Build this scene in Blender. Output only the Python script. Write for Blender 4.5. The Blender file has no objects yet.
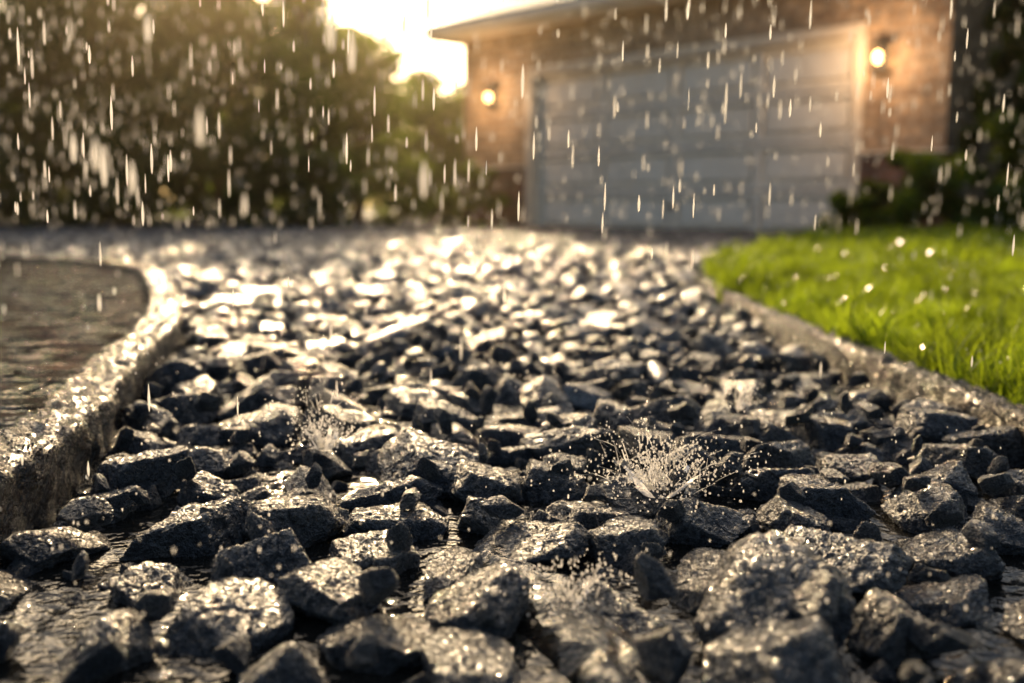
import bpy, bmesh, math, random
import numpy as np
from mathutils import Vector, Matrix, Euler, noise
random.seed(7); rng=np.random.default_rng(7)
scene=bpy.context.scene
# ------------------------------------------------------------ helpers
def link(o): scene.collection.objects.link(o); return o
def mesh_np(name, V, F, mats=(), smooth=True, fm=None):
    me=bpy.data.meshes.new(name)
    V=np.asarray(V,dtype=np.float32)
    if isinstance(F,np.ndarray):
        n,k=F.shape
        me.vertices.add(len(V)); me.vertices.foreach_set('co',V.ravel())
        me.loops.add(n*k); me.loops.foreach_set('vertex_index',F.astype(np.int32).ravel())
        me.polygons.add(n); me.polygons.foreach_set('loop_start',np.arange(0,n*k,k,dtype=np.int32))
        me.update(calc_edges=True)
    else:
        me.from_pydata([tuple(map(float,v)) for v in V],[],F)
        me.update()
    for m in mats: me.materials.append(m)
    if fm is not None: me.polygons.foreach_set('material_index',np.asarray(fm,dtype=np.int32))
    if smooth: me.polygons.foreach_set('use_smooth',np.ones(len(me.polygons),dtype=bool))
    me.validate()
    return me
def obj(name,me,parent=None,loc=(0,0,0),rot=(0,0,0)):
    o=bpy.data.objects.new(name,me); link(o); o.location=loc; o.rotation_euler=rot
    if parent: o.parent=parent
    return o
class NT:
    def __init__(s,name):
        s.m=bpy.data.materials.new(name); s.m.use_nodes=True; s.t=s.m.node_tree; s.t.nodes.clear()
        s.out=s.n('ShaderNodeOutputMaterial')
    def n(s,typ,**kw):
        nd=s.t.nodes.new(typ)
        for k,v in kw.items(): setattr(nd,k,v)
        return nd
    def l(s,a,b): s.t.links.new(a,b)
    def noise(s,vec,scale,detail=4,rough=.55):
        nd=s.n('ShaderNodeTexNoise'); nd.inputs['Scale'].default_value=scale
        nd.inputs['Detail'].default_value=detail; nd.inputs['Roughness'].default_value=rough
        if vec is not None: s.l(vec,nd.inputs['Vector'])
        return nd.outputs['Fac']
    def ramp(s,fac,stops):
        nd=s.n('ShaderNodeValToRGB'); cr=nd.color_ramp
        while len(cr.elements)<len(stops): cr.elements.new(.5)
        for e,(p,c) in zip(cr.elements,stops):
            e.position=p; e.color=(c[0],c[1],c[2],1) if hasattr(c,'__len__') else (c,c,c,1)
        s.l(fac,nd.inputs[0]); return nd.outputs[0]
    def bump(s,h,strength,dist,normal=None):
        nd=s.n('ShaderNodeBump'); nd.inputs['Strength'].default_value=strength; nd.inputs['Distance'].default_value=dist
        s.l(h,nd.inputs['Height'])
        if normal is not None: s.l(normal,nd.inputs['Normal'])
        return nd.outputs[0]
    def math(s,op,a,b=None):
        nd=s.n('ShaderNodeMath',operation=op)
        for i,x in enumerate((a,b)):
            if x is None: continue
            if isinstance(x,(int,float)): nd.inputs[i].default_value=x
            else: s.l(x,nd.inputs[i])
        return nd.outputs[0]
    def mix(s,f,a,b,blend='MIX'):
        nd=s.n('ShaderNodeMix',data_type='RGBA',blend_type=blend)
        for k,x in ((0,f),(6,a),(7,b)):
            if isinstance(x,(int,float)): nd.inputs[k].default_value=x
            elif isinstance(x,tuple): nd.inputs[k].default_value=(x[0],x[1],x[2],1)
            else: s.l(x,nd.inputs[k])
        return nd.outputs[2]
    def principled(s,**kw):
        nd=s.n('ShaderNodeBsdfPrincipled')
        for k,v in kw.items():
            i=nd.inputs[k.replace('_',' ')]
            if hasattr(v,'is_linked'): s.l(v,i)
            elif isinstance(v,tuple) and len(v)==3: i.default_value=(*v,1)
            else: i.default_value=v
        return nd
    def finish(s,sh): s.l(sh,s.out.inputs[0]); return s.m
def geo(s): return s.n('ShaderNodeNewGeometry').outputs['Position']
def oc(s): return s.n('ShaderNodeTexCoord').outputs['Object']

# ------------------------------------------------------------ materials
def mat_rock(name='wet_basalt',bs=.8,cr=.055,cior=1.7):
    s=NT(name); v=oc(s)
    oi=s.n('ShaderNodeObjectInfo').outputs['Random']
    off=s.n('ShaderNodeVectorMath',operation='ADD'); s.l(v,off.inputs[0])
    cx=s.n('ShaderNodeCombineXYZ'); s.l(s.math('MULTIPLY',oi,37.0),cx.inputs[0]); s.l(s.math('MULTIPLY',oi,91.0),cx.inputs[1]); s.l(cx.outputs[0],off.inputs[1])
    v=off.outputs[0]
    n1=s.noise(v,2.2,3,.6); n2=s.noise(v,9,4,.66); n3=s.noise(v,34,2,.6)
    c=s.ramp(n1,[(.3,(.013,.016,.023)),(.55,(.030,.033,.041)),(.75,(.068,.063,.058))])
    sp=s.ramp(n2,[(.40,(0.3,)*3),(.55,(1.0,)*3),(.68,(2.4,2.3,2.2))])
    c=s.mix(1.0,c,sp,'MULTIPLY')
    tint=s.ramp(oi,[(0,(.6,.65,.76)),(.5,(1,1,1)),(.85,(1.25,1.1,.92)),(1,(1.6,1.3,1.0))])
    c=s.mix(1.0,c,tint,'MULTIPLY')
    h=s.math('ADD',s.math('MULTIPLY',n2,.034),s.math('MULTIPLY',n3,.010))
    b=s.bump(h,.9*bs,1.0)
    p=s.principled(Base_Color=c,Roughness=.28,Normal=b,Coat_Weight=1.0,Coat_Roughness=cr,Coat_IOR=cior)
    p.inputs['Specular IOR Level'].default_value=.15
    s.l(b,p.inputs['Coat Normal'])
    return s.finish(p.outputs[0])
def mat_kerb(name,c1,c2):
    s=NT(name); v=geo(s)
    n1=s.noise(v,14,4,.65); n2=s.noise(v,80,4,.7); n3=s.noise(v,260,2,.6)
    c=s.ramp(n1,[(.3,c1),(.7,c2)])
    c=s.mix(1.0,c,s.ramp(n2,[(.35,(.2,)*3),(.6,(1.2,)*3)]),'MULTIPLY')
    h=s.math('ADD',s.math('MULTIPLY',n2,.013),s.math('MULTIPLY',n3,.003))
    b=s.bump(h,1.0,1.0)
    r=s.ramp(n2,[(.42,.07),(.6,.2)])
    p=s.principled(Base_Color=c,Roughness=r,Normal=b); p.inputs['Specular IOR Level'].default_value=.6
    return s.finish(p.outputs[0])
def mat_ground():
    s=NT('wet_soil'); v=geo(s)
    c=s.ramp(s.noise(v,9,4),[(.3,(.012,.011,.01)),(.7,(.04,.034,.026))])
    return s.finish(s.principled(Base_Color=c,Roughness=.75,Normal=s.bump(s.noise(v,60,3),.8,.02)).outputs[0])
def mat_puddle():
    s=NT('puddle_water'); v=geo(s)
    h=s.math('ADD',s.math('MULTIPLY',s.noise(v,34,2,.5),.008),s.math('MULTIPLY',s.noise(v,130,2,.5),.0012))
    b=s.bump(h,1.0,1.0)
    return s.finish(s.principled(Base_Color=(.012,.011,.009),Roughness=.02,IOR=1.33,Normal=b).outputs[0])
def mat_bead():
    s=NT('water_bead')
    p=s.principled(Base_Color=(.03,.03,.03),Roughness=.04,IOR=1.5)
    t=s.n('ShaderNodeBsdfTranslucent'); t.inputs[0].default_value=(.9,.88,.85,1)
    m=s.n('ShaderNodeMixShader'); m.inputs[0].default_value=.12
    s.l(p.outputs[0],m.inputs[1]); s.l(t.outputs[0],m.inputs[2])
    return s.finish(m.outputs[0])
def mat_patio():
    s=NT('wet_paving'); v=geo(s)
    br=s.n('ShaderNodeTexBrick'); s.l(v,br.inputs['Vector'])
    br.inputs['Scale'].default_value=1; br.inputs['Brick Width'].default_value=.21; br.inputs['Row Height'].default_value=.105; br.inputs['Mortar Size'].default_value=.008
    br.inputs['Mortar Smooth'].default_value=.5
    br.inputs['Color1'].default_value=(.036,.028,.022,1); br.inputs['Color2'].default_value=(.014,.013,.012,1); br.inputs['Mortar'].default_value=(.005,.005,.005,1)
    n=s.noise(v,25,4); c=s.mix(1.0,br.outputs[0],s.ramp(n,[(.3,(.4,)*3),(.7,(1.5,)*3)]),'MULTIPLY')
    mp=s.n('ShaderNodeMapping'); mp.inputs['Scale'].default_value=(1,2.0,1); s.l(v,mp.inputs[0])
    pud=s.ramp(s.noise(mp.outputs[0],11,5,.7),[(.47,0.01),(.56,.5)])
    pud=s.math('MULTIPLY',pud,s.math('SUBTRACT',1.0,s.math('MULTIPLY',br.outputs['Fac'],.85)))
    h=s.math('SUBTRACT',s.math('MULTIPLY',n,.012),s.math('MULTIPLY',br.outputs['Fac'],.010))
    h=s.math('ADD',h,s.math('MULTIPLY',s.noise(v,38,3,.6),.030))
    b=s.bump(h,1.0,1.0)
    d=s.n('ShaderNodeBsdfDiffuse'); s.l(c,d.inputs[0]); s.l(b,d.inputs['Normal'])
    g=s.n('ShaderNodeBsdfGlossy'); g.inputs['Roughness'].default_value=.06; g.inputs['Color'].default_value=(.5,.5,.5,1); s.l(b,g.inputs['Normal'])
    m=s.n('ShaderNodeMixShader'); s.l(pud,m.inputs[0]); s.l(d.outputs[0],m.inputs[1]); s.l(g.outputs[0],m.inputs[2])
    return s.finish(m.outputs[0])
def mat_leaf(name,c1,c2,tr,trans=.45,rough=.35,sc=3.1):
    s=NT(name); v=geo(s); nn=s.noise(v,sc,3)
    c=s.ramp(nn,[(.3,c1),(.7,c2)])
    tc=s.ramp(nn,[(.35,tuple(x*.3 for x in tr)),(.65,tr)])
    p=s.principled(Base_Color=c,Roughness=rough)
    t=s.n('ShaderNodeBsdfTranslucent'); s.l(tc,t.inputs[0])
    m=s.n('ShaderNodeMixShader'); m.inputs[0].default_value=trans
    s.l(p.outputs[0],m.inputs[1]); s.l(t.outputs[0],m.inputs[2])
    return s.finish(m.outputs[0])
def mat_bark():
    s=NT('bark'); v=geo(s)
    c=s.ramp(s.noise(v,12,4),[(.3,(.02,.014,.01)),(.7,(.07,.05,.035))])
    return s.finish(s.principled(Base_Color=c,Roughness=.7).outputs[0])
def mat_water(name='water',tr=.35):
    s=NT(name)
    p=s.principled(Base_Color=(1,1,1),Roughness=.03,IOR=1.33,Transmission_Weight=1.0)
    t=s.n('ShaderNodeBsdfTranslucent'); t.inputs[0].default_value=(.97,.95,.92,1)
    m=s.n('ShaderNodeMixShader'); m.inputs[0].default_value=tr
    s.l(p.outputs[0],m.inputs[1]); s.l(t.outputs[0],m.inputs[2])
    return s.finish(m.outputs[0])
def mat_brick(name,a,b_,mort,w,h):
    s=NT(name); o=oc(s); sx=s.n('ShaderNodeSeparateXYZ'); s.l(o,sx.inputs[0])
    cb=s.n('ShaderNodeCombineXYZ'); s.l(s.math('ADD',sx.outputs[0],sx.outputs[1]),cb.inputs[0]); s.l(sx.outputs[2],cb.inputs[1])
    br=s.n('ShaderNodeTexBrick'); s.l(cb.outputs[0],br.inputs['Vector'])
    br.inputs['Scale'].default_value=1; br.inputs['Brick Width'].default_value=w; br.inputs['Row Height'].default_value=h
    br.inputs['Mortar Size'].default_value=.013; br.inputs['Mortar Smooth'].default_value=.2
    br.inputs['Color1'].default_value=(*a,1); br.inputs['Color2'].default_value=(*b_,1); br.inputs['Mortar'].default_value=(*mort,1)
    n=s.noise(o,3,4); n2=s.noise(o,12,3)
    c=s.mix(1.0,br.outputs[0],s.ramp(n,[(.3,(.6,)*3),(.7,(1.3,)*3)]),'MULTIPLY')
    c=s.mix(1.0,c,s.ramp(n2,[(.3,(.55,)*3),(.7,(1.4,)*3)]),'MULTIPLY')
    hh=s.math('SUBTRACT',n2,s.math('MULTIPLY',br.outputs['Fac'],2.0))
    return s.finish(s.principled(Base_Color=c,Roughness=.6,Normal=s.bump(hh,.8,.012)).outputs[0])
def mat_paint(name,col,rough=.4):
    s=NT(name); o=oc(s)
    n=s.noise(o,1.7,4); n2=s.noise(o,9,4)
    c=s.mix(1.0,s.mix(1.0,col,s.ramp(n,[(.3,(.88,)*3),(.7,(1.03,)*3)]),'MULTIPLY'),s.ramp(n2,[(.3,(.90,.88,.85)),(.6,(1.0,)*3)]),'MULTIPLY')
    return s.finish(s.principled(Base_Color=c,Roughness=rough,Normal=s.bump(n2,.2,.004)).outputs[0])
def mat_shingle():
    s=NT('roof_shingle'); o=oc(s)
    br=s.n('ShaderNodeTexBrick'); s.l(o,br.inputs['Vector']); br.inputs['Scale'].default_value=1
    br.inputs['Brick Width'].default_value=.3; br.inputs['Row Height'].default_value=.16; br.inputs['Mortar Size'].default_value=.014
    br.inputs['Color1'].default_value=(.14,.105,.075,1); br.inputs['Color2'].default_value=(.07,.055,.045,1); br.inputs['Mortar'].default_value=(.02,.02,.02,1)
    return s.finish(s.principled(Base_Color=br.outputs[0],Roughness=.35,Normal=s.bump(s.noise(o,60,3),.5,.01)).outputs[0])
def mat_emit(name,col,st):
    s=NT(name); e=s.n('ShaderNodeEmission'); e.inputs[0].default_value=(*col,1); e.inputs[1].default_value=st
    return s.finish(e.outputs[0])
ROCK=mat_rock(); ROCKF=mat_rock('wet_basalt_smooth',.42,.10,1.85); KERB=mat_kerb('rough_kerb_stone',(.014,.009,.005),(.050,.033,.020)); SOIL=mat_ground(); PATIO=mat_patio()
LEAF=mat_leaf('leaf_green',(.03,.055,.012),(.07,.10,.018),(.32,.47,.018),.58)
LEAFD=mat_leaf('leaf_dark',(.014,.032,.009),(.036,.062,.014),(.11,.21,.010),.48)
SHRUB=mat_leaf('leaf_shrub',(.045,.08,.015),(.10,.14,.03),(.40,.58,.03),.52)
GRASS=mat_leaf('grass_blade',(.03,.065,.01),(.10,.14,.018),(.58,.76,.03),.54,.14,7)
BARK=mat_bark(); WATER=mat_water('rain_water',.7); WATERS=mat_water('splash_water',.45)
BRICK=mat_brick('tan_brick',(.46,.31,.19),(.28,.175,.105),(.34,.29,.24),.3,.10)
BRICKR=mat_brick('red_brick',(.24,.085,.045),(.12,.05,.032),(.16,.13,.11),.24,.08)
WHITE=mat_paint('white_door_paint',(.93,.87,.78)); TRIM=mat_paint('trim_paint',(.76,.66,.54)); SHING=mat_shingle()
METAL=mat_paint('black_metal',(.02,.02,.02),.35)
BULB=mat_emit('lamp_glow',(1,.58,.2),16); BEAD=mat_bead()

# ------------------------------------------------------------ paths
def catmull(P,step):
    P=[np.array(p,float) for p in P]; P=[2*P[0]-P[1]]+P+[2*P[-1]-P[-2]]; out=[]
    for i in range(1,len(P)-2):
        n=max(2,int(np.linalg.norm(P[i+1]-P[i])/step))
        for k in range(n):
            t=k/n; a,b,c,d=P[i-1:i+3]
            out.append(.5*((2*b)+(-a+c)*t+(2*a-5*b+4*c-d)*t*t+(-a+3*b-3*c+d)*t**3))
    out.append(P[-2]); return np.array(out)
LP=[(-.46,-1.2),(-.47,0),(-.485,.6),(-.50,1.1),(-.61,1.6),(-.80,2.38),(-1.17,3.4),(-1.62,4.35),(-2.3,4.95),(-3.4,5.25),(-5.5,5.4),(-9,5.4)]
RP=[(.66,-1.2),(.66,0),(.65,1.2),(.64,1.7),(.64,2.5),(.67,3.4),(.74,4.0),(.92,4.7),(1.25,5.6),(1.65,6.6),(2.3,8.0),(3.0,9.4),(3.7,10.5)]
Lp=catmull(LP,.02); Rp=catmull(RP,.02)
def inpoly(X,Y,poly):
    inside=np.zeros(len(X),bool); n=len(poly); j=n-1
    for i in range(n):
        xi,yi=poly[i]; xj,yj=poly[j]
        if yi!=yj:
            c=((yi>Y)!=(yj>Y))&(X<(xj-xi)*(Y-yi)/(yj-yi)+xi); inside^=c
        j=i
    return inside
def offset(path,d):
    T=np.gradient(path,axis=0); T/=np.linalg.norm(T,axis=1)[:,None]
    N=np.stack([-T[:,1],T[:,0]],1); return path+N*d

# ------------------------------------------------------------ ground / sheets
def sheet(name,poly,z,mat):
    me=bpy.data.meshes.new(name); me.from_pydata([(float(p[0]),float(p[1]),z) for p in poly],[],[list(range(len(poly)))]); me.update()
    if me.polygons[0].normal.z<0: me.flip_normals()
    me.materials.append(mat); return obj(name,me)
sheet('ground',[(-150,-60),(150,-60),(150,220),(-150,220)],-.075,SOIL)
sheet('patio_pavement',np.vstack([offset(Lp,.05)[::4],[(-9,-1.2)]]),.028,PATIO)
sheet('lawn',np.vstack([offset(Rp,-.04)[::4],[(5.4,9.6),(14,9.6),(14,-1.2)]]),.022,SOIL)
lm=Lp[Lp[:,1]<3.4]; rm=Rp[Rp[:,1]<3.4]
sheet('puddle',np.vstack([offset(Lp,.02)[:len(lm):4],offset(Rp,-.02)[:len(rm):4][::-1]]),-.019,mat_puddle())

# ------------------------------------------------------------ kerbs
def kerb(name,path,side,w,top,amp):
    prof=[]
    for t in np.linspace(0,1,9): prof.append((0.0,-.09+t*(top-.012+.09)))
    for a in np.linspace(0,90,5)[1:]: prof.append((.012-.012*math.cos(math.radians(a)),top-.012+.012*math.sin(math.radians(a))))
    for t in np.linspace(0,1,12)[1:]: prof.append((.012+(w-.024)*t,top))
    for a in np.linspace(0,90,5)[1:]: prof.append((w-.012+.012*math.sin(math.radians(a)),top-.012+.012*math.cos(math.radians(a))))
    for t in np.linspace(0,1,5)[1:]: prof.append((w,top-.012-t*.08))
    prof=np.array(prof); T=np.gradient(path,axis=0); T/=np.linalg.norm(T,axis=1)[:,None]
    N=np.stack([-T[:,1],T[:,0]],1)*side
    n,m=len(path),len(prof)
    P=np.zeros((n,m,3)); P[:,:,:2]=path[:,None,:]+N[:,None,:]*prof[None,:,0:1]; P[:,:,2]=prof[None,:,1]
    cx=w*.5
    for i in range(n):
        for j in range(m):
            p=Vector(P[i,j]); 
            d=noise.fractal(p*9,1.0,2.0,4)*amp*1.5+noise.fractal(p*38,.8,2.0,3)*amp*1.2
            d-=max(0,noise.noise(p*22+Vector((5,3,1)))-.25)*amp*3
            out=Vector((N[i,0]*(prof[j,0]-cx),N[i,1]*(prof[j,0]-cx),(prof[j,1]-top+.04))); out.normalize()
            P[i,j]+=np.array(out)*d
    idx=np.arange(n*m).reshape(n,m)
    F=np.stack([idx[:-1,:-1],idx[1:,:-1],idx[1:,1:],idx[:-1,1:]],-1).reshape(-1,4)
    if side<0: F=F[:,::-1]
    obj(name,mesh_np(name,P.reshape(-1,3),F,[KERB]))
    return P[:,8:26].reshape(-1,3)
def densify(path):
    out=[path[0]]
    for p in path[1:]:
        d=np.linalg.norm(p-out[-1]); 
        lim=.006 if .6<p[1]<2.2 else (.012 if 0<p[1]<4.5 else .04)
        if d>=lim: out.append(p)
    return np.array(out)
K1=kerb('stone_kerb',densify(catmull(LP,.005)),1,.078,.058,.006)
K2=kerb('stone_kerb',densify(catmull(RP,.005)),-1,.045,.046,.004)

# ------------------------------------------------------------ rocks
RV=[]
def make_rock(i,sub,seed):
    r=np.random.default_rng(seed)
    bm=bmesh.new(); bmesh.ops.create_icosphere(bm,subdivisions=sub,radius=1)
    U=np.array([v.co[:] for v in bm.verts]); U/=np.linalg.norm(U,axis=1)[:,None]
    F=np.array([[v.index for v in f.verts] for f in bm.faces]); bm.free()
    k=int(r.integers(8,13)) 
    t=np.array([r.normal(0,.16),r.normal(0,.16),1]); t/=np.linalg.norm(t)
    Nn=[t]; tries=0
    while len(Nn)<k and tries<4000:
        tries+=1; c=r.normal(size=3); c/=np.linalg.norm(c)
        if all(np.dot(c,q)<.67 for q in Nn): Nn.append(c)
    Nn=np.array(Nn); D=r.uniform(.64,1.0,len(Nn)); D[0]=r.uniform(.65,.88)
    dots=np.clip(U@Nn.T,0,None)/D
    p=30.0
    rad=(np.sum(dots**p,1))**(-1/p); rad=np.minimum(rad,1.25)
    V=U*rad[:,None]
    A=np.array([1.0,r.uniform(.65,.95),r.uniform(.5,.70)]); V=V*A
    V/=np.abs(V[:,:2]).max()
    sd=Vector(r.uniform(-50,50,3))
    nn=len(V); d=np.zeros(nn); fa=.034 if sub>=6 else .018
    for q in range(nn):
        x=Vector(V[q])+sd
        a=noise.fractal(x*1.3,1.0,2.0,2)*.065
        rd=abs(noise.noise(x*2.3)); a+= -max(0,.06-rd)*.6
        a+=noise.fractal(x*5,.7,2.1,4)*fa
        vd=noise.noise(x*9); a+= -max(0,vd-.3)*.08
        d[q]=a
    V=V+U*d[:,None]; RV.append(V)
    return bpy.data.objects.new('rock_%02d'%i,mesh_np('rock_%02d'%i,V,F,[ROCK if sub>=6 else ROCKF]))
rc=bpy.data.collections.new('gravel_stones')
NH,NL=16,8
for i in range(NH): rc.objects.link(make_rock(i,6,100+i))
for i in range(NL): rc.objects.link(make_rock(NH+i,4,200+i))

def poisson(xmin,xmax,ymin,ymax,r,ntry,rg,ok):
    cell=r/1.4142; grid={}; pts=[]
    X=rg.uniform(xmin,xmax,ntry); Y=rg.uniform(ymin,ymax,ntry); m=ok(X,Y)
    for x,y in zip(X[m],Y[m]):
        gx,gy=int(x//cell),int(y//cell); good=True
        for a in range(gx-2,gx+3):
            for b in range(gy-2,gy+3):
                q=grid.get((a,b))
                if q and (q[0]-x)**2+(q[1]-y)**2<r*r: good=False; break
            if not good: break
        if good: grid[(gx,gy)]=(x,y); pts.append((x,y))
    return np.array(pts)
pp=np.vstack([offset(Lp,-.02)[::4],[(-9,-1.2)]]); lp=np.vstack([offset(Rp,.02)[::4],[(5.4,9.6),(14,9.6),(14,-1.2)]])
garL=np.array([(0.3,14.6),(-.74,15.67),(4,20.4),(9,15),(4.4,10.4)])
def ok(X,Y): return ~inpoly(X,Y,pp)&~inpoly(X,Y,lp)&~inpoly(X,Y,garL)
CH=[(-.02,.90),(.02,.82),(.04,.76),(.06,.70),(.085,.6),(.1,.48)]
chan=catmull(CH,.01)
def chd(X,Y):
    return np.min(np.hypot(X[:,None]-chan[None,:,0],Y[:,None]-chan[None,:,1]),1)
P=[];R=[];S=[];I=[]
def add(pts,size,z0,lod,tilt,zvar):
    n=len(pts)
    sz=size[0]+(size[1]-size[0])*rng.random(n)**1.2
    z=z0+rng.uniform(-zvar,zvar,n)
    hm=np.array([noise.noise(Vector((x*2.2,y*2.2,3.3))) for x,y in pts])*.016
    z=z+hm
    near=(pts[:,1]<1.3)&(pts[:,1]>.3)
    cd=np.full(n,9.); cd[near]=chd(pts[near,0],pts[near,1])
    z-=np.clip(1-cd/.06,0,1)*.040
    for k in range(n):
        P.append((pts[k,0],pts[k,1],z[k])); s=sz[k]*.5
        S.append((s*rng.uniform(.88,1.15),s*rng.uniform(.85,1.1),s*rng.uniform(.8,1.1)))
        R.append((rng.normal(0,tilt),rng.normal(0,tilt),rng.uniform(0,6.283)))
        far_=lod==1 or (pts[k,1]>1.5 and rng.random()<(pts[k,1]-1.5)/1.5)
        I.append(rng.integers(0,NH) if not far_ else NH+rng.integers(0,NL))
ZN=3.2
add(poisson(-1.6,1.0,-.4,ZN,.036,40000,rng,ok),(.042,.066),-.036,0,.8,.012)
nb0=len(P)
add(poisson(-1.6,1.0,-.4,ZN,.082,40000,rng,ok),(.092,.142),-.016,0,.22,.008)
add(poisson(-1.6,1.0,-.4,ZN,.075,20000,rng,ok),(.022,.052),.008,0,.8,.012)
nb1=len(P)
far=lambda X,Y: ok(X,Y)&(Y>ZN)
add(poisson(-9,4.8,ZN,16,.084,200000,rng,far),(.09,.14),-.014,1,.2,.012)
add(poisson(-9,4.8,ZN,16,.10,90000,rng,far),(.04,.07),.002,1,.8,.012)
def instancer(name,P,R,S,I,coll,mat=None):
    me=bpy.data.meshes.new(name); me.vertices.add(len(P)); me.vertices.foreach_set('co',np.array(P,dtype=np.float32).ravel())
    for nm,arr in (('rot',R),('scl',S)):
        a=me.attributes.new(nm,'FLOAT_VECTOR','POINT'); a.data.foreach_set('vector',np.array(arr,dtype=np.float32).ravel())
    a=me.attributes.new('idx','INT','POINT'); a.data.foreach_set('value',np.array(I,dtype=np.int32))
    me.update(); o=obj(name,me)
    ng=bpy.data.node_groups.new(name+'_scatter','GeometryNodeTree')
    ng.interface.new_socket('Geometry',in_out='INPUT',socket_type='NodeSocketGeometry'); ng.interface.new_socket('Geometry',in_out='OUTPUT',socket_type='NodeSocketGeometry')
    gi=ng.nodes.new('NodeGroupInput'); go=ng.nodes.new('NodeGroupOutput'); ip=ng.nodes.new('GeometryNodeInstanceOnPoints')
    ci=ng.nodes.new('GeometryNodeCollectionInfo'); ci.inputs['Collection'].default_value=coll; ci.inputs['Separate Children'].default_value=True; ci.inputs['Reset Children'].default_value=True
    ip.inputs['Pick Instance'].default_value=True
    def na(nm,t):
        x=ng.nodes.new('GeometryNodeInputNamedAttribute'); x.data_type=t; x.inputs['Name'].default_value=nm; return x.outputs['Attribute']
    L=ng.links.new
    L(gi.outputs[0],ip.inputs['Points']); L(ci.outputs[0],ip.inputs['Instance']); L(na('idx','INT'),ip.inputs['Instance Index'])
    L(na('rot','FLOAT_VECTOR'),ip.inputs['Rotation']); L(na('scl','FLOAT_VECTOR'),ip.inputs['Scale']); L(ip.outputs[0],go.inputs[0])
    md=o.modifiers.new('scatter','NODES'); md.node_group=ng
    return o
instancer('gravel',P,R,S,I,rc)
def ico(sub):
    bm=bmesh.new(); bmesh.ops.create_icosphere(bm,subdivisions=sub,radius=1)
    V=np.array([v.co[:] for v in bm.verts]); F=np.array([[v.index for v in f.verts] for f in bm.faces]); bm.free(); return V,F
SV,SF=ico(2)
def beads(C,Rd,stretch=None,tip=None):
    n=len(C); C=np.asarray(C); Rd=np.asarray(Rd)
    st=np.ones(n) if stretch is None else np.asarray(stretch)
    V=np.repeat(SV[None],n,0).copy()
    if tip is not None:
        z=V[:,:,2]; taper=1-.55*np.clip(z,0,1); V[:,:,0]*=taper; V[:,:,1]*=taper
    V=V*Rd[:,None,None]; V[:,:,2]*=st[:,None]
    if tip is not None: V[:,:,0]+=V[:,:,2]*.02
    V=V+C[:,None,:]
    F=(SF[None]+(np.arange(n)*len(SV))[:,None,None]).reshape(-1,3)
    return V.reshape(-1,3),F
# water beads resting on the upper surfaces of the near stones and kerbs
bc=[];br=[]
for k in range(nb0,nb1):
    y=P[k][1]
    if y<.4 or y>2.6: continue
    M=Euler(R[k]).to_matrix(); W=(np.array(M)@(RV[I[k]]*np.array(S[k])).T).T
    top=np.where(W[:,2]>.30*W[:,2].max())[0]
    nbd=int(26*(S[k][0]/.055)**2)
    for q in rng.choice(top,nbd):
        p=W[q]+np.array(P[k]); bc.append(p); br.append(rng.uniform(.0004,.0012)*(1+.3*max(0,y-1)))
for K,cnt in ((K1,2600),(K2,2600)):
    K=K[(K[:,1]>.5)&(K[:,1]<5.5)&(K[:,2]>.02)]; w_=1/np.clip(K[:,1],.8,9); 
    for q in rng.choice(len(K),cnt): bc.append(K[q]); br.append(rng.uniform(.0006,.0016)*(1+.35*max(0,K[q,1]-1)))
V,F=beads(np.array(bc),np.array(br),np.full(len(bc),.75)); obj('water_beads',mesh_np('water_beads',V,F,[BEAD]))
print('beads',len(bc))

# ------------------------------------------------------------ grass
gc=bpy.data.collections.new('grass_tufts')
def tuft(i,nb,spread,h,seed):
    r=np.random.default_rng(seed); V=[];F=[]
    for b in range(nb):
        a=r.uniform(0,6.283); rr=spread*math.sqrt(r.random()); x,y=rr*math.cos(a),rr*math.sin(a)
        hh=h*r.uniform(.5,1.25); lean=r.uniform(.05,.85)*hh; la=r.uniform(0,6.283); w=r.uniform(.0016,.0032); fa=r.uniform(0,6.283)
        base=len(V)
        for k in range(5):
            t=k/4; cx=x+math.cos(la)*lean*t*t; cy=y+math.sin(la)*lean*t*t; cz=hh*(t-.18*t*t*lean/hh)
            ww=w*(1-t**1.6)+.0002
            V.append((cx-math.cos(fa)*ww,cy-math.sin(fa)*ww,cz)); V.append((cx+math.cos(fa)*ww,cy+math.sin(fa)*ww,cz))
        for k in range(4): q=base+2*k; F.append((q,q+1,q+3,q+2))
    return bpy.data.objects.new('tuft_%02d'%i,mesh_np('tuft_%02d'%i,V,np.array(F),[GRASS]))
for i in range(6): gc.objects.link(tuft(i,40,.035,.060,300+i))
def okl(X,Y): return inpoly(X,Y,np.vstack([offset(Rp,-.055)[::4],[(5.4,9.6),(14,9.6),(14,-1.2)]]))
gp=poisson(.6,3.2,.2,4.2,.031,70000,rng,okl); gp2=poisson(.6,9,4.2,9.6,.06,70000,rng,okl); gp3=poisson(3.2,9,.2,4.2,.075,20000,rng,okl)
G=np.vstack([gp,gp2,gp3]); n=len(G)
hz=np.array([noise.noise(Vector((x*3.2,y*3.2,8))) for x,y in G])
sc=(rng.uniform(.45,1.3,n)*(1+.8*hz))*np.where(G[:,1]>4.2,1.15,1)
wd=np.where(G[:,1]>4.2,1.5,1)
instancer('lawn_grass',np.column_stack([G,np.full(n,.02)]),np.column_stack([rng.normal(0,.2,n),rng.normal(0,.2,n),rng.uniform(0,6.28,n)]),np.column_stack([sc*wd,sc*wd,sc]),rng.integers(0,6,n),gc)

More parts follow.
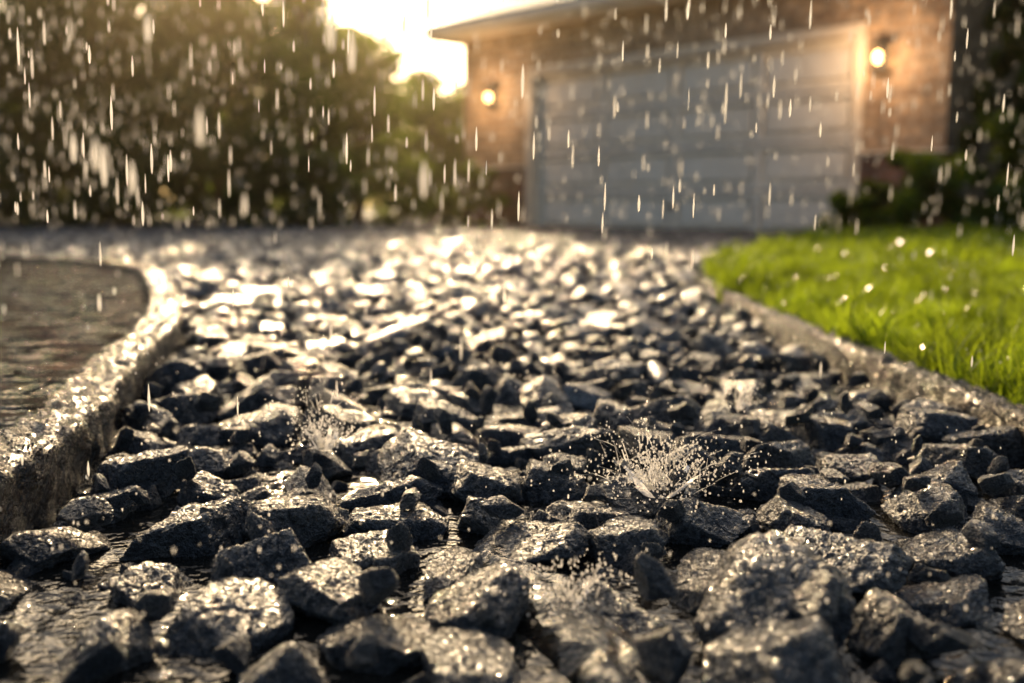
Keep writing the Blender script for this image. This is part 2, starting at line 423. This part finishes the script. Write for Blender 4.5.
# ------------------------------------------------------------ foliage
def leaves(cent,rad,n,size,r):
    k=r.integers(0,len(cent),n); u=r.normal(size=(n,3)); u/=np.linalg.norm(u,axis=1)[:,None]
    rr=r.random(n)**.45; C=cent[k]+u*(rad[k]*rr[:,None])
    a=r.normal(size=(n,3)); a/=np.linalg.norm(a,axis=1)[:,None]; b=np.cross(a,r.normal(size=(n,3))); b/=np.linalg.norm(b,axis=1)[:,None]
    s=size*r.uniform(.6,1.3,n)[:,None]
    V=np.stack([C-a*s*.9,C+b*s*.42,C+a*s*.9,C-b*s*.42],1).reshape(-1,3)
    return V,np.arange(4*n).reshape(n,4)
def tube(V,F,pts,rads,seg=7):
    base=len(V)
    for p,rd in zip(pts,rads):
        for k in range(seg):
            a=6.283*k/seg; V.append((p[0]+rd*math.cos(a),p[1]+rd*math.sin(a),p[2]))
    for i in range(len(pts)-1):
        for k in range(seg):
            q=base+i*seg; F.append((q+k,q+(k+1)%seg,q+seg+(k+1)%seg,q+seg+k))
def tree_mesh(name,H,W,seed,nl,size,mat,low=.12):
    r=np.random.default_rng(seed); V=[];F=[]
    tp=[(0,0,-.1)]
    for k in range(1,8): tp.append((tp[-1][0]+r.normal(0,.05),tp[-1][1]+r.normal(0,.05),H*.85*k/7))
    tube(V,F,tp,[.11*H/4*(1-.85*k/7)*(1.4 if k==0 else 1) for k in range(8)],9)
    cent=[];rad=[]
    for k in range(34):
        h=H*r.uniform(low,.95); prof=math.sin(math.pi*min(1,(h/H*.85+.2)))**.6
        a=r.uniform(0,6.283); d=W*prof*r.uniform(.25,1.0)
        i0=min(6,int(h/(H*.85)*7*.75)); s=tp[i0]; e=(d*math.cos(a),d*math.sin(a),h)
        mid=((s[0]+e[0])/2,(s[1]+e[1])/2,(s[2]+e[2])/2+.12)
        tube(V,F,[s,mid,e],[.035,.02,.006],5)
        q=r.uniform(.22,.5)*W*.7
        cent.append(e); rad.append((q*1.15,q*1.15,q*.6))
        cent.append(mid); rad.append((q*.7,q*.7,q*.45))
    nb=len(F); LV,LF=leaves(np.array(cent),np.array(rad),nl,size,r)
    base=len(V); Vn=np.vstack([np.array(V),LV]); Fn=np.vstack([np.array(F),LF+base])
    return mesh_np(name,Vn,Fn,[BARK,mat],False,[0]*nb+[1]*len(LF))
TM=[tree_mesh('broadleaf_a',4.6,1.7,1,26000,.07,LEAFD),tree_mesh('broadleaf_b',5.0,1.9,2,26000,.07,LEAF),tree_mesh('broadleaf_c',4.2,1.55,3,24000,.065,LEAF)]
for k,(x,y,m,s,rz) in enumerate([(-9.6,15.6,0,1.05,.3),(-7.9,17.0,0,1.0,1.2),(-6.6,15.8,0,1.12,2.2),(-5.0,17.2,0,1.05,4.0),(-3.35,17.0,1,.98,5.0),(-2.9,18.4,2,.92,.6),(-12.2,16,1,1,2.0),(-10.5,19,2,1.2,.9),(-8.6,20,0,1.1,.5),(-7.2,18.6,0,1.15,1.5),(-6.2,20.0,1,1.05,3.0),(-4.6,20.5,2,1.1,2.0),(-13.8,13.5,0,1,1.0),
      (-1.6,20.5,2,.80,1.0),(-.6,22.5,2,.80,3.0),
      (6.6,12.0,0,1.0,2.9),(8.3,12.6,0,1.0,.5),(7.2,14.5,0,1.25,.1),(10.2,11.8,0,1.1,3.1)]):
    o=obj('broadleaf_tree',TM[m],None,(x,y,-.07),(0,0,rz)); o.scale=(s,s,s)
def mass(name,spec,n,size,mat,seed):
    r=np.random.default_rng(seed); c=[];q=[]
    for (x,y,w,d,h) in spec:
        for k in range(30):
            hh=h*r.uniform(.03,.88); f=math.sqrt(max(.05,1-(hh/h)**2.2))
            a=r.uniform(0,6.283); t=math.sqrt(r.random())
            c.append((x+w*f*t*math.cos(a),y+d*f*t*math.sin(a),hh-.07)); z=r.uniform(.12,.24)*min(w*1.2,h)
            q.append((z,z,z*(.8 if h<2 else 1.5)))
    V,F=leaves(np.array(c),np.array(q),n,size,r)
    return obj(name,mesh_np(name,V,F,[mat],False))
mass('hedge',[(-11+i*.75+random.uniform(-.2,.2),14.2+random.uniform(-.3,.5),.8,.6,random.uniform(1.1,2.0)) for i in range(12)],75000,.05,LEAFD,11)
for sp in [(-2.35,14.6,.5,.5,1.25),(-1.35,14.4,.55,.5,1.05),(-.55,14.75,.45,.45,1.1)]: mass('garden_shrub',[sp],8000,.04,SHRUB,int(sp[0]*-10))
for sp in [(3.45,9.75,.45,.4,.62),(4.05,9.6,.60,.5,1.05),(4.9,9.5,.70,.6,1.45),(6.0,9.8,.8,.7,1.6),(7.5,10,.8,.7,1.4)]: mass('garden_shrub',[sp],11000,.04,LEAF if sp[0]<4 else SHRUB,int(sp[0]*10))
for sp in [(4.86,10.12,.36,.36,3.3),(5.55,10.5,.45,.45,3.7)]: mass('conifer_shrub',[sp],16000,.045,LEAFD,int(sp[0]*10))
mass('tree_line',[(-26+i*1.7,31+random.uniform(-1.5,1.5),1.9,1.5,random.uniform(3.4,4.4)) for i in range(32)],90000,.17,LEAF,12)

# ------------------------------------------------------------ garage
gar=bpy.data.objects.new('brick_garage',None); link(gar)
gar.location=(.3,14.6,-.07); ang=math.atan2(-.717,.697); gar.rotation_euler=(0,0,ang)
def box(V,F,x0,x1,y0,y1,z0,z1):
    b=len(V); V+= [(x0,y0,z0),(x1,y0,z0),(x1,y1,z0),(x0,y1,z0),(x0,y0,z1),(x1,y0,z1),(x1,y1,z1),(x0,y1,z1)]
    F+= [(b,b+3,b+2,b+1),(b+4,b+5,b+6,b+7),(b,b+1,b+5,b+4),(b+1,b+2,b+6,b+5),(b+2,b+3,b+7,b+6),(b+3,b,b+4,b+7)]
def part(name,boxes,mat,bev=0):
    V=[];F=[]
    for b in boxes: box(V,F,*b)
    me=bpy.data.meshes.new(name); me.from_pydata(V,[],F); me.materials.append(mat); me.update()
    o=obj(name,me,gar)
    if bev: m=o.modifiers.new('b','BEVEL'); m.width=bev; m.segments=2
    return o
XL,XR,DW,DH,WH,DEP=-1.48,5.92,4.9,2.2,2.86,6.0
part('wall_front',[(XL,-.12,0,.2,.95,WH),(DW+.12,XR,0,.2,.95,WH),(-.12,DW+.12,0,.2,DH+.12,WH)],BRICK)
part('wainscot',[(XL-.04,-.12,-.045,.2,0,.92),(DW+.12,XR+.04,-.045,.2,0,.92)],BRICKR)
part('wainscot_cap',[(XL-.06,-.12,-.07,.2,.92,.95),(DW+.12,XR+.06,-.07,.2,.92,.95)],TRIM,.006)
part('walls_side_and_back',[(XL,XL+.2,.2,DEP,0,WH),(XR-.2,XR,.2,DEP,0,WH),(XL+.2,XR-.2,DEP-.2,DEP,0,WH)],BRICK)
part('door_frame',[(-.12,0,-.04,.2,0,DH+.12),(DW,DW+.12,-.04,.2,0,DH+.12),(0,DW,-.04,.2,DH,DH+.12)],TRIM,.008)
B=[]; rows,cols=4,4; rh=DH/rows; cw=DW/cols
for r_ in range(rows):
    z0=r_*rh+.009; z1=(r_+1)*rh-.009
    B.append((.0,DW,.14,.18,z0,z1))
    rail=.07; st=.09
    B.append((0,DW,.075,.138,z0,z0+rail)); B.append((0,DW,.075,.138,z1-rail,z1))
    for c_ in range(cols+1):
        xa=max(0,c_*cw-st/2); xb=min(DW,c_*cw+st/2); B.append((xa,xb,.076,.138,z0+rail+.001,z1-rail-.001))
    for c_ in range(cols):
        B.append((c_*cw+st/2+.06,(c_+1)*cw-st/2-.06,.085,.138,z0+rail+.05,z1-rail-.05))
part('garage_door',B,WHITE,.006)
part('door_handle',[(DW/2-.1,DW/2+.1,.04,.06,.35,.38),(DW/2-.1,DW/2-.08,.06,.08,.35,.38),(DW/2+.08,DW/2+.1,.06,.08,.35,.38)],METAL,.004)
part('threshold',[(-.12,DW+.12,-.35,.2,0.0,.075)],KERB,.01)
OH=.38
part('soffit',[(XL-OH,XR+OH,-OH+.03,DEP+OH,WH,WH+.03)],TRIM)
part('fascia',[(XL-OH,XR+OH,-OH,-OH+.028,WH-.02,WH+.15)],TRIM,.004)
part('gutter',[(XL-OH,XR+OH,-OH-.1,-OH-.003,WH+.05,WH+.15)],WHITE,.02)
ry=DEP/2; pitch=math.tan(math.radians(23)); zt=WH+.155; hr=zt+(ry+OH)*pitch
V=[];F=[]
for (ya,za,yb,zb) in ((-OH-.04,zt,ry,hr),(DEP+OH,zt,ry,hr)):
    b=len(V)
    V+=[(XL-OH-.03,ya,za),(XR+OH+.03,ya,za),(XR+OH+.03,yb,zb),(XL-OH-.03,yb,zb),(XL-OH-.03,ya,za+.05),(XR+OH+.03,ya,za+.05),(XR+OH+.03,yb,zb+.05),(XL-OH-.03,yb,zb+.05)]
    F+=[(b,b+1,b+2,b+3),(b+4,b+5,b+6,b+7),(b,b+1,b+5,b+4),(b+1,b+2,b+6,b+5),(b+3,b,b+4,b+7)]
me=bpy.data.meshes.new('roof'); me.from_pydata(V,[],F); me.materials.append(SHING); obj('roof',me,gar)
V=[];F=[]
for x in (XL+.002,XR-.002): b=len(V); V+=[(x,0,WH+.03),(x,DEP,WH+.03),(x,ry,hr-.08)]; F+=[(b,b+1,b+2)]
me=bpy.data.meshes.new('gables'); me.from_pydata(V,[],F); me.materials.append(TRIM); obj('gables',me,gar)
V=[];F=[]
for x in (XL-OH-.035,XR+OH+.01):
    for (ya,yb) in ((-OH-.04,ry),(DEP+OH,ry)):
        b=len(V); w=.025
        V+=[(x,ya,zt-.14),(x+w,ya,zt-.14),(x+w,yb,hr-.14),(x,yb,hr-.14),(x,ya,zt-.002),(x+w,ya,zt-.002),(x+w,yb,hr-.002),(x,yb,hr-.002)]
        F+=[(b,b+1,b+2,b+3),(b+4,b+5,b+6,b+7),(b,b+1,b+5,b+4),(b,b+3,b+7,b+4),(b+1,b+2,b+6,b+5)]
me=bpy.data.meshes.new('bargeboards'); me.from_pydata(V,[],F); me.materials.append(TRIM); obj('bargeboards',me,gar)
def lantern(x,z):
    e=bpy.data.objects.new('wall_lantern',None); link(e); e.parent=gar; e.location=(x,0,z)
    def bx(nm,boxes,mat):
        V=[];F=[]
        for b in boxes: box(V,F,*b)
        me=bpy.data.meshes.new(nm); me.from_pydata(V,[],F); me.materials.append(mat); o=obj(nm,me,e); return o
    bx('bracket',[(-.05,.05,-.02,-.001,-.12,.12),(-.012,.012,-.13,-.02,.14,.16),(-.012,.012,-.02,-.0012,.12,.16)],METAL)
    bx('cage',[(-.075,.075,-.205,-.055,-.13,-.115),(-.085,.085,-.215,-.045,.11,.125),(-.045,.045,-.175,-.085,.125,.15)]+[(sx*.07-.005,sx*.07+.005,yy-.005,yy+.005,-.115,.11) for sx in(-1,1) for yy in(-.195,-.065)],METAL)
    bm=bmesh.new(); bmesh.ops.create_uvsphere(bm,u_segments=16,v_segments=10,radius=.045)
    for v in bm.verts: v.co.z*=1.4
    me=bpy.data.meshes.new('bulb'); bm.to_mesh(me); bm.free(); me.materials.append(BULB); obj('bulb',me,e,(0,-.13,-.01))
    L=bpy.data.lights.new('lantern_light','POINT'); L.energy=36; L.color=(1,.62,.32); L.shadow_soft_size=.06
    lo=bpy.data.objects.new('lantern_light',L); link(lo); lo.parent=e; lo.location=(0,-.5,-.01)
lantern(-.80,1.97); lantern(5.22,1.93)

# ------------------------------------------------------------ water: rain, splashes, stream
n=2900
yy=.8+ (rng.random(n)**1.0)*8.0; xx=(-.60+1.22*rng.random(n)**1.8)*yy; 
zz=np.where(rng.random(n)<.07, rng.uniform(.05,.3,n), .31+rng.uniform(-.02,.25,n)*yy)
rd=rng.uniform(.0008,.0018,n)*np.clip(.7+yy*.16,.8,1.7); st=rng.uniform(5,14,n)
A1=(np.column_stack([xx,yy,zz]),rd,st)
k=10; yb=rng.uniform(.5,.66,k); A2=(np.column_stack([rng.uniform(-.5,.0,k)*yb,yb,.31+rng.uniform(.0,.2,k)*yb]),rng.uniform(.0012,.0018,k),rng.uniform(5,8,k))
V,F=beads(np.vstack([A1[0],A2[0]]),np.concatenate([A1[1],A2[1]]),np.concatenate([A1[2],A2[2]]),True); obj('raindrops',mesh_np('raindrops',V,F,[WATER]))
def splash(name,x,y,z,R,H,n,seed):
    r=np.random.default_rng(seed); V=[];F=[]; bc=[];br=[];bs=[]
    dirs=r.uniform(0,6.283,9)
    for k in range(n):
        a=r.choice(dirs)+r.normal(0,.2); el=r.uniform(.12,1.0) if r.random()<.85 else 1.3; sp=r.uniform(.25,1)
        ox,oy=r.normal(0,R*.2,2)
        vx,vy,vz=math.cos(a)*math.cos(el)*R*sp*1.45,math.sin(a)*math.cos(el)*R*sp*1.45,math.sin(el)*H*sp*1.9
        t0=r.uniform(.0,.7); t1=min(1.3,t0+r.uniform(.08,.36))
        pts=[];rr=[]; w=r.uniform(.0003,.0010)
        for q in range(6):
            t=t0+(t1-t0)*q/5; pts.append((x+ox+vx*t,y+oy+vy*t,z+vz*(t-.5*t*t)*1.3)); rr.append(w*math.sin(math.pi*(.12+.8*q/5))*r.uniform(.5,1.5))
        tube(V,F,pts,rr,5); bc.append(pts[-1]); br.append(w*r.uniform(.9,1.8)); bs.append(1)
        for q in range(3):
            t=min(1.6,t1+r.uniform(.0,.5)); bc.append((x+ox+vx*t+r.normal(0,.004),y+oy+vy*t+r.normal(0,.004),max(z,z+vz*(t-.5*t*t)*1.3+r.normal(0,.004)))); br.append(r.uniform(.0003,.0011)); bs.append(r.uniform(1,2))
    for k in range(n):
        a=r.uniform(0,6.283); d=abs(r.normal(0,R*.7)); bc.append((x+d*math.cos(a),y+d*math.sin(a),z+abs(r.normal(0,.007)))); br.append(r.uniform(.0004,.0016)); bs.append(1)
    m=46; base=len(V); ph=r.uniform(0,6,4)
    for ring in range(4):
        for kk in range(m):
            a=6.283*kk/m; j=max(0,.35+.6*math.sin(a*4+ph[0])+.4*math.sin(a*9+ph[1])+r.normal(0,.15))
            u=ring/3; V.append((x+R*(.18+.26*u*j)*math.cos(a),y+R*(.18+.26*u*j)*math.sin(a),z-.006+H*.36*u*j))
    for ring in range(3):
        for kk in range(m): q=base+ring*m; F.append((q+kk,q+(kk+1)%m,q+m+(kk+1)%m,q+m+kk))
    V2,F2=beads(bc,br,bs); off=len(V)
    return obj(name,mesh_np(name,V+[tuple(v) for v in V2],F+[tuple(int(i)+off for i in f) for f in F2],[WATERS]))
splash('water_splash',-.23,1.19,.020,.050,.068,90,1)
splash('water_splash',.155,1.02,.014,.095,.062,200,2)
splash('water_splash',.045,.76,-.004,.045,.03,60,3)
splash('water_splash',.33,1.42,.022,.03,.04,30,4)
n=1000; yy=.6+rng.random(n)**1.3*3.5; xx=rng.uniform(-.55,.6,n)*(.55+yy*.3); zz=.03+np.abs(rng.normal(0,.03,n))
q=3800; gx=rng.uniform(.72,3.6,q); gy=1.0+rng.random(q)*5.5; m=okl(gx,gy); gx=gx[m]; gy=gy[m]; gz=rng.uniform(.05,.09,len(gx))
C=np.vstack([np.column_stack([xx,yy,zz]),np.column_stack([gx,gy,gz])]); rr_=np.concatenate([rng.uniform(.0004,.0010,n),rng.uniform(.0007,.0014,len(gx))*np.clip(gy*.4,.8,1.8)])
V,F=beads(C,rr_,np.concatenate([rng.uniform(1,2.5,n),np.ones(len(gx))])); obj('water_droplets',mesh_np('water_droplets',V,F,[WATER]))
def mat_stream():
    s=NT('stream_water'); v=oc(s)
    b=s.bump(s.noise(v,50,3,.5),.8,.006)
    p=s.principled(Base_Color=(.9,.93,.95),Roughness=0.01,IOR=1.33,Transmission_Weight=1.0,Normal=b)
    return s.finish(p.outputs[0])
nv=40; ch=catmull(CH,.004); T=np.gradient(ch,axis=0); T/=np.linalg.norm(T,axis=1)[:,None]; N=np.stack([-T[:,1],T[:,0]],1)
VV=[]
for i in range(len(ch)):
    for j in range(nv):
        u=j/(nv-1)*2-1; w=.034*(1+.3*math.sin(i*.04)); p=ch[i]+N[i]*u*w
        s_=i*.004
        x=Vector((u*1.6+noise.noise(Vector((s_*20,u,0)))*.6,s_*18,1)); z=-.010+.005*(1-u*u)+noise.fractal(x,1,2,2)*.006-.02*abs(u)**4
        VV.append((p[0],p[1],z))
idx=np.arange(len(VV)).reshape(len(ch),nv); F=np.stack([idx[:-1,:-1],idx[:-1,1:],idx[1:,1:],idx[1:,:-1]],-1).reshape(-1,4)
me=mesh_np('water_stream',VV,F,[mat_stream()])
if me.polygons[0].normal.z<0: me.flip_normals()
obj('water_stream',me)

# ------------------------------------------------------------ rain mist (real scattering volume in the air behind)
s=NT('rain_mist_air'); vs=s.n('ShaderNodeVolumeScatter'); vs.inputs['Color'].default_value=(1,.84,.54,1); vs.inputs['Density'].default_value=.0030; vs.inputs['Anisotropy'].default_value=.85
s.l(vs.outputs[0],s.out.inputs['Volume'])
V=[];F=[]; box(V,F,-26,22,4.5,36,-.06,7.5)
me=bpy.data.meshes.new('rain_mist'); me.from_pydata(V,[],F); me.materials.append(s.m); obj('rain_mist',me)
# ------------------------------------------------------------ light
EL,AZ=20.5,-11
w=bpy.data.worlds.new('World'); scene.world=w; w.use_nodes=True; nt=w.node_tree; nt.nodes.clear()
sky=nt.nodes.new('ShaderNodeTexSky'); sky.sky_type='NISHITA'; sky.sun_disc=False; sky.sun_elevation=math.radians(EL); sky.sun_rotation=math.radians(AZ%360)
sky.dust_density=4; sky.air_density=1.2; sky.ozone_density=.5
bg=nt.nodes.new('ShaderNodeBackground'); bg.inputs[1].default_value=.14; wo=nt.nodes.new('ShaderNodeOutputWorld')
nt.links.new(sky.outputs[0],bg.inputs[0]); nt.links.new(bg.outputs[0],wo.inputs[0])
a,e=math.radians(AZ),math.radians(EL); Sd=Vector((math.sin(a)*math.cos(e),math.cos(a)*math.cos(e),math.sin(e)))
L=bpy.data.lights.new('sun','SUN'); L.energy=5; L.angle=math.radians(.6); L.color=(1,.72,.41)
so=link(bpy.data.objects.new('sun',L)); so.rotation_euler=Sd.to_track_quat('Z','Y').to_euler(); so.location=(-3,10,12)
# ------------------------------------------------------------ camera
c=bpy.data.cameras.new('camera'); co=link(bpy.data.objects.new('camera',c)); c.lens=35; c.sensor_width=36; c.clip_end=600; c.clip_start=.02
co.location=(0,0,.31); co.rotation_euler=(math.radians(90-7.8),0,0)
c.dof.use_dof=True; c.dof.focus_distance=1.0; c.dof.aperture_fstop=3.0; c.dof.aperture_blades=0
scene.camera=co
scene.view_settings.view_transform='Standard'; scene.view_settings.look='None'; scene.view_settings.exposure=0
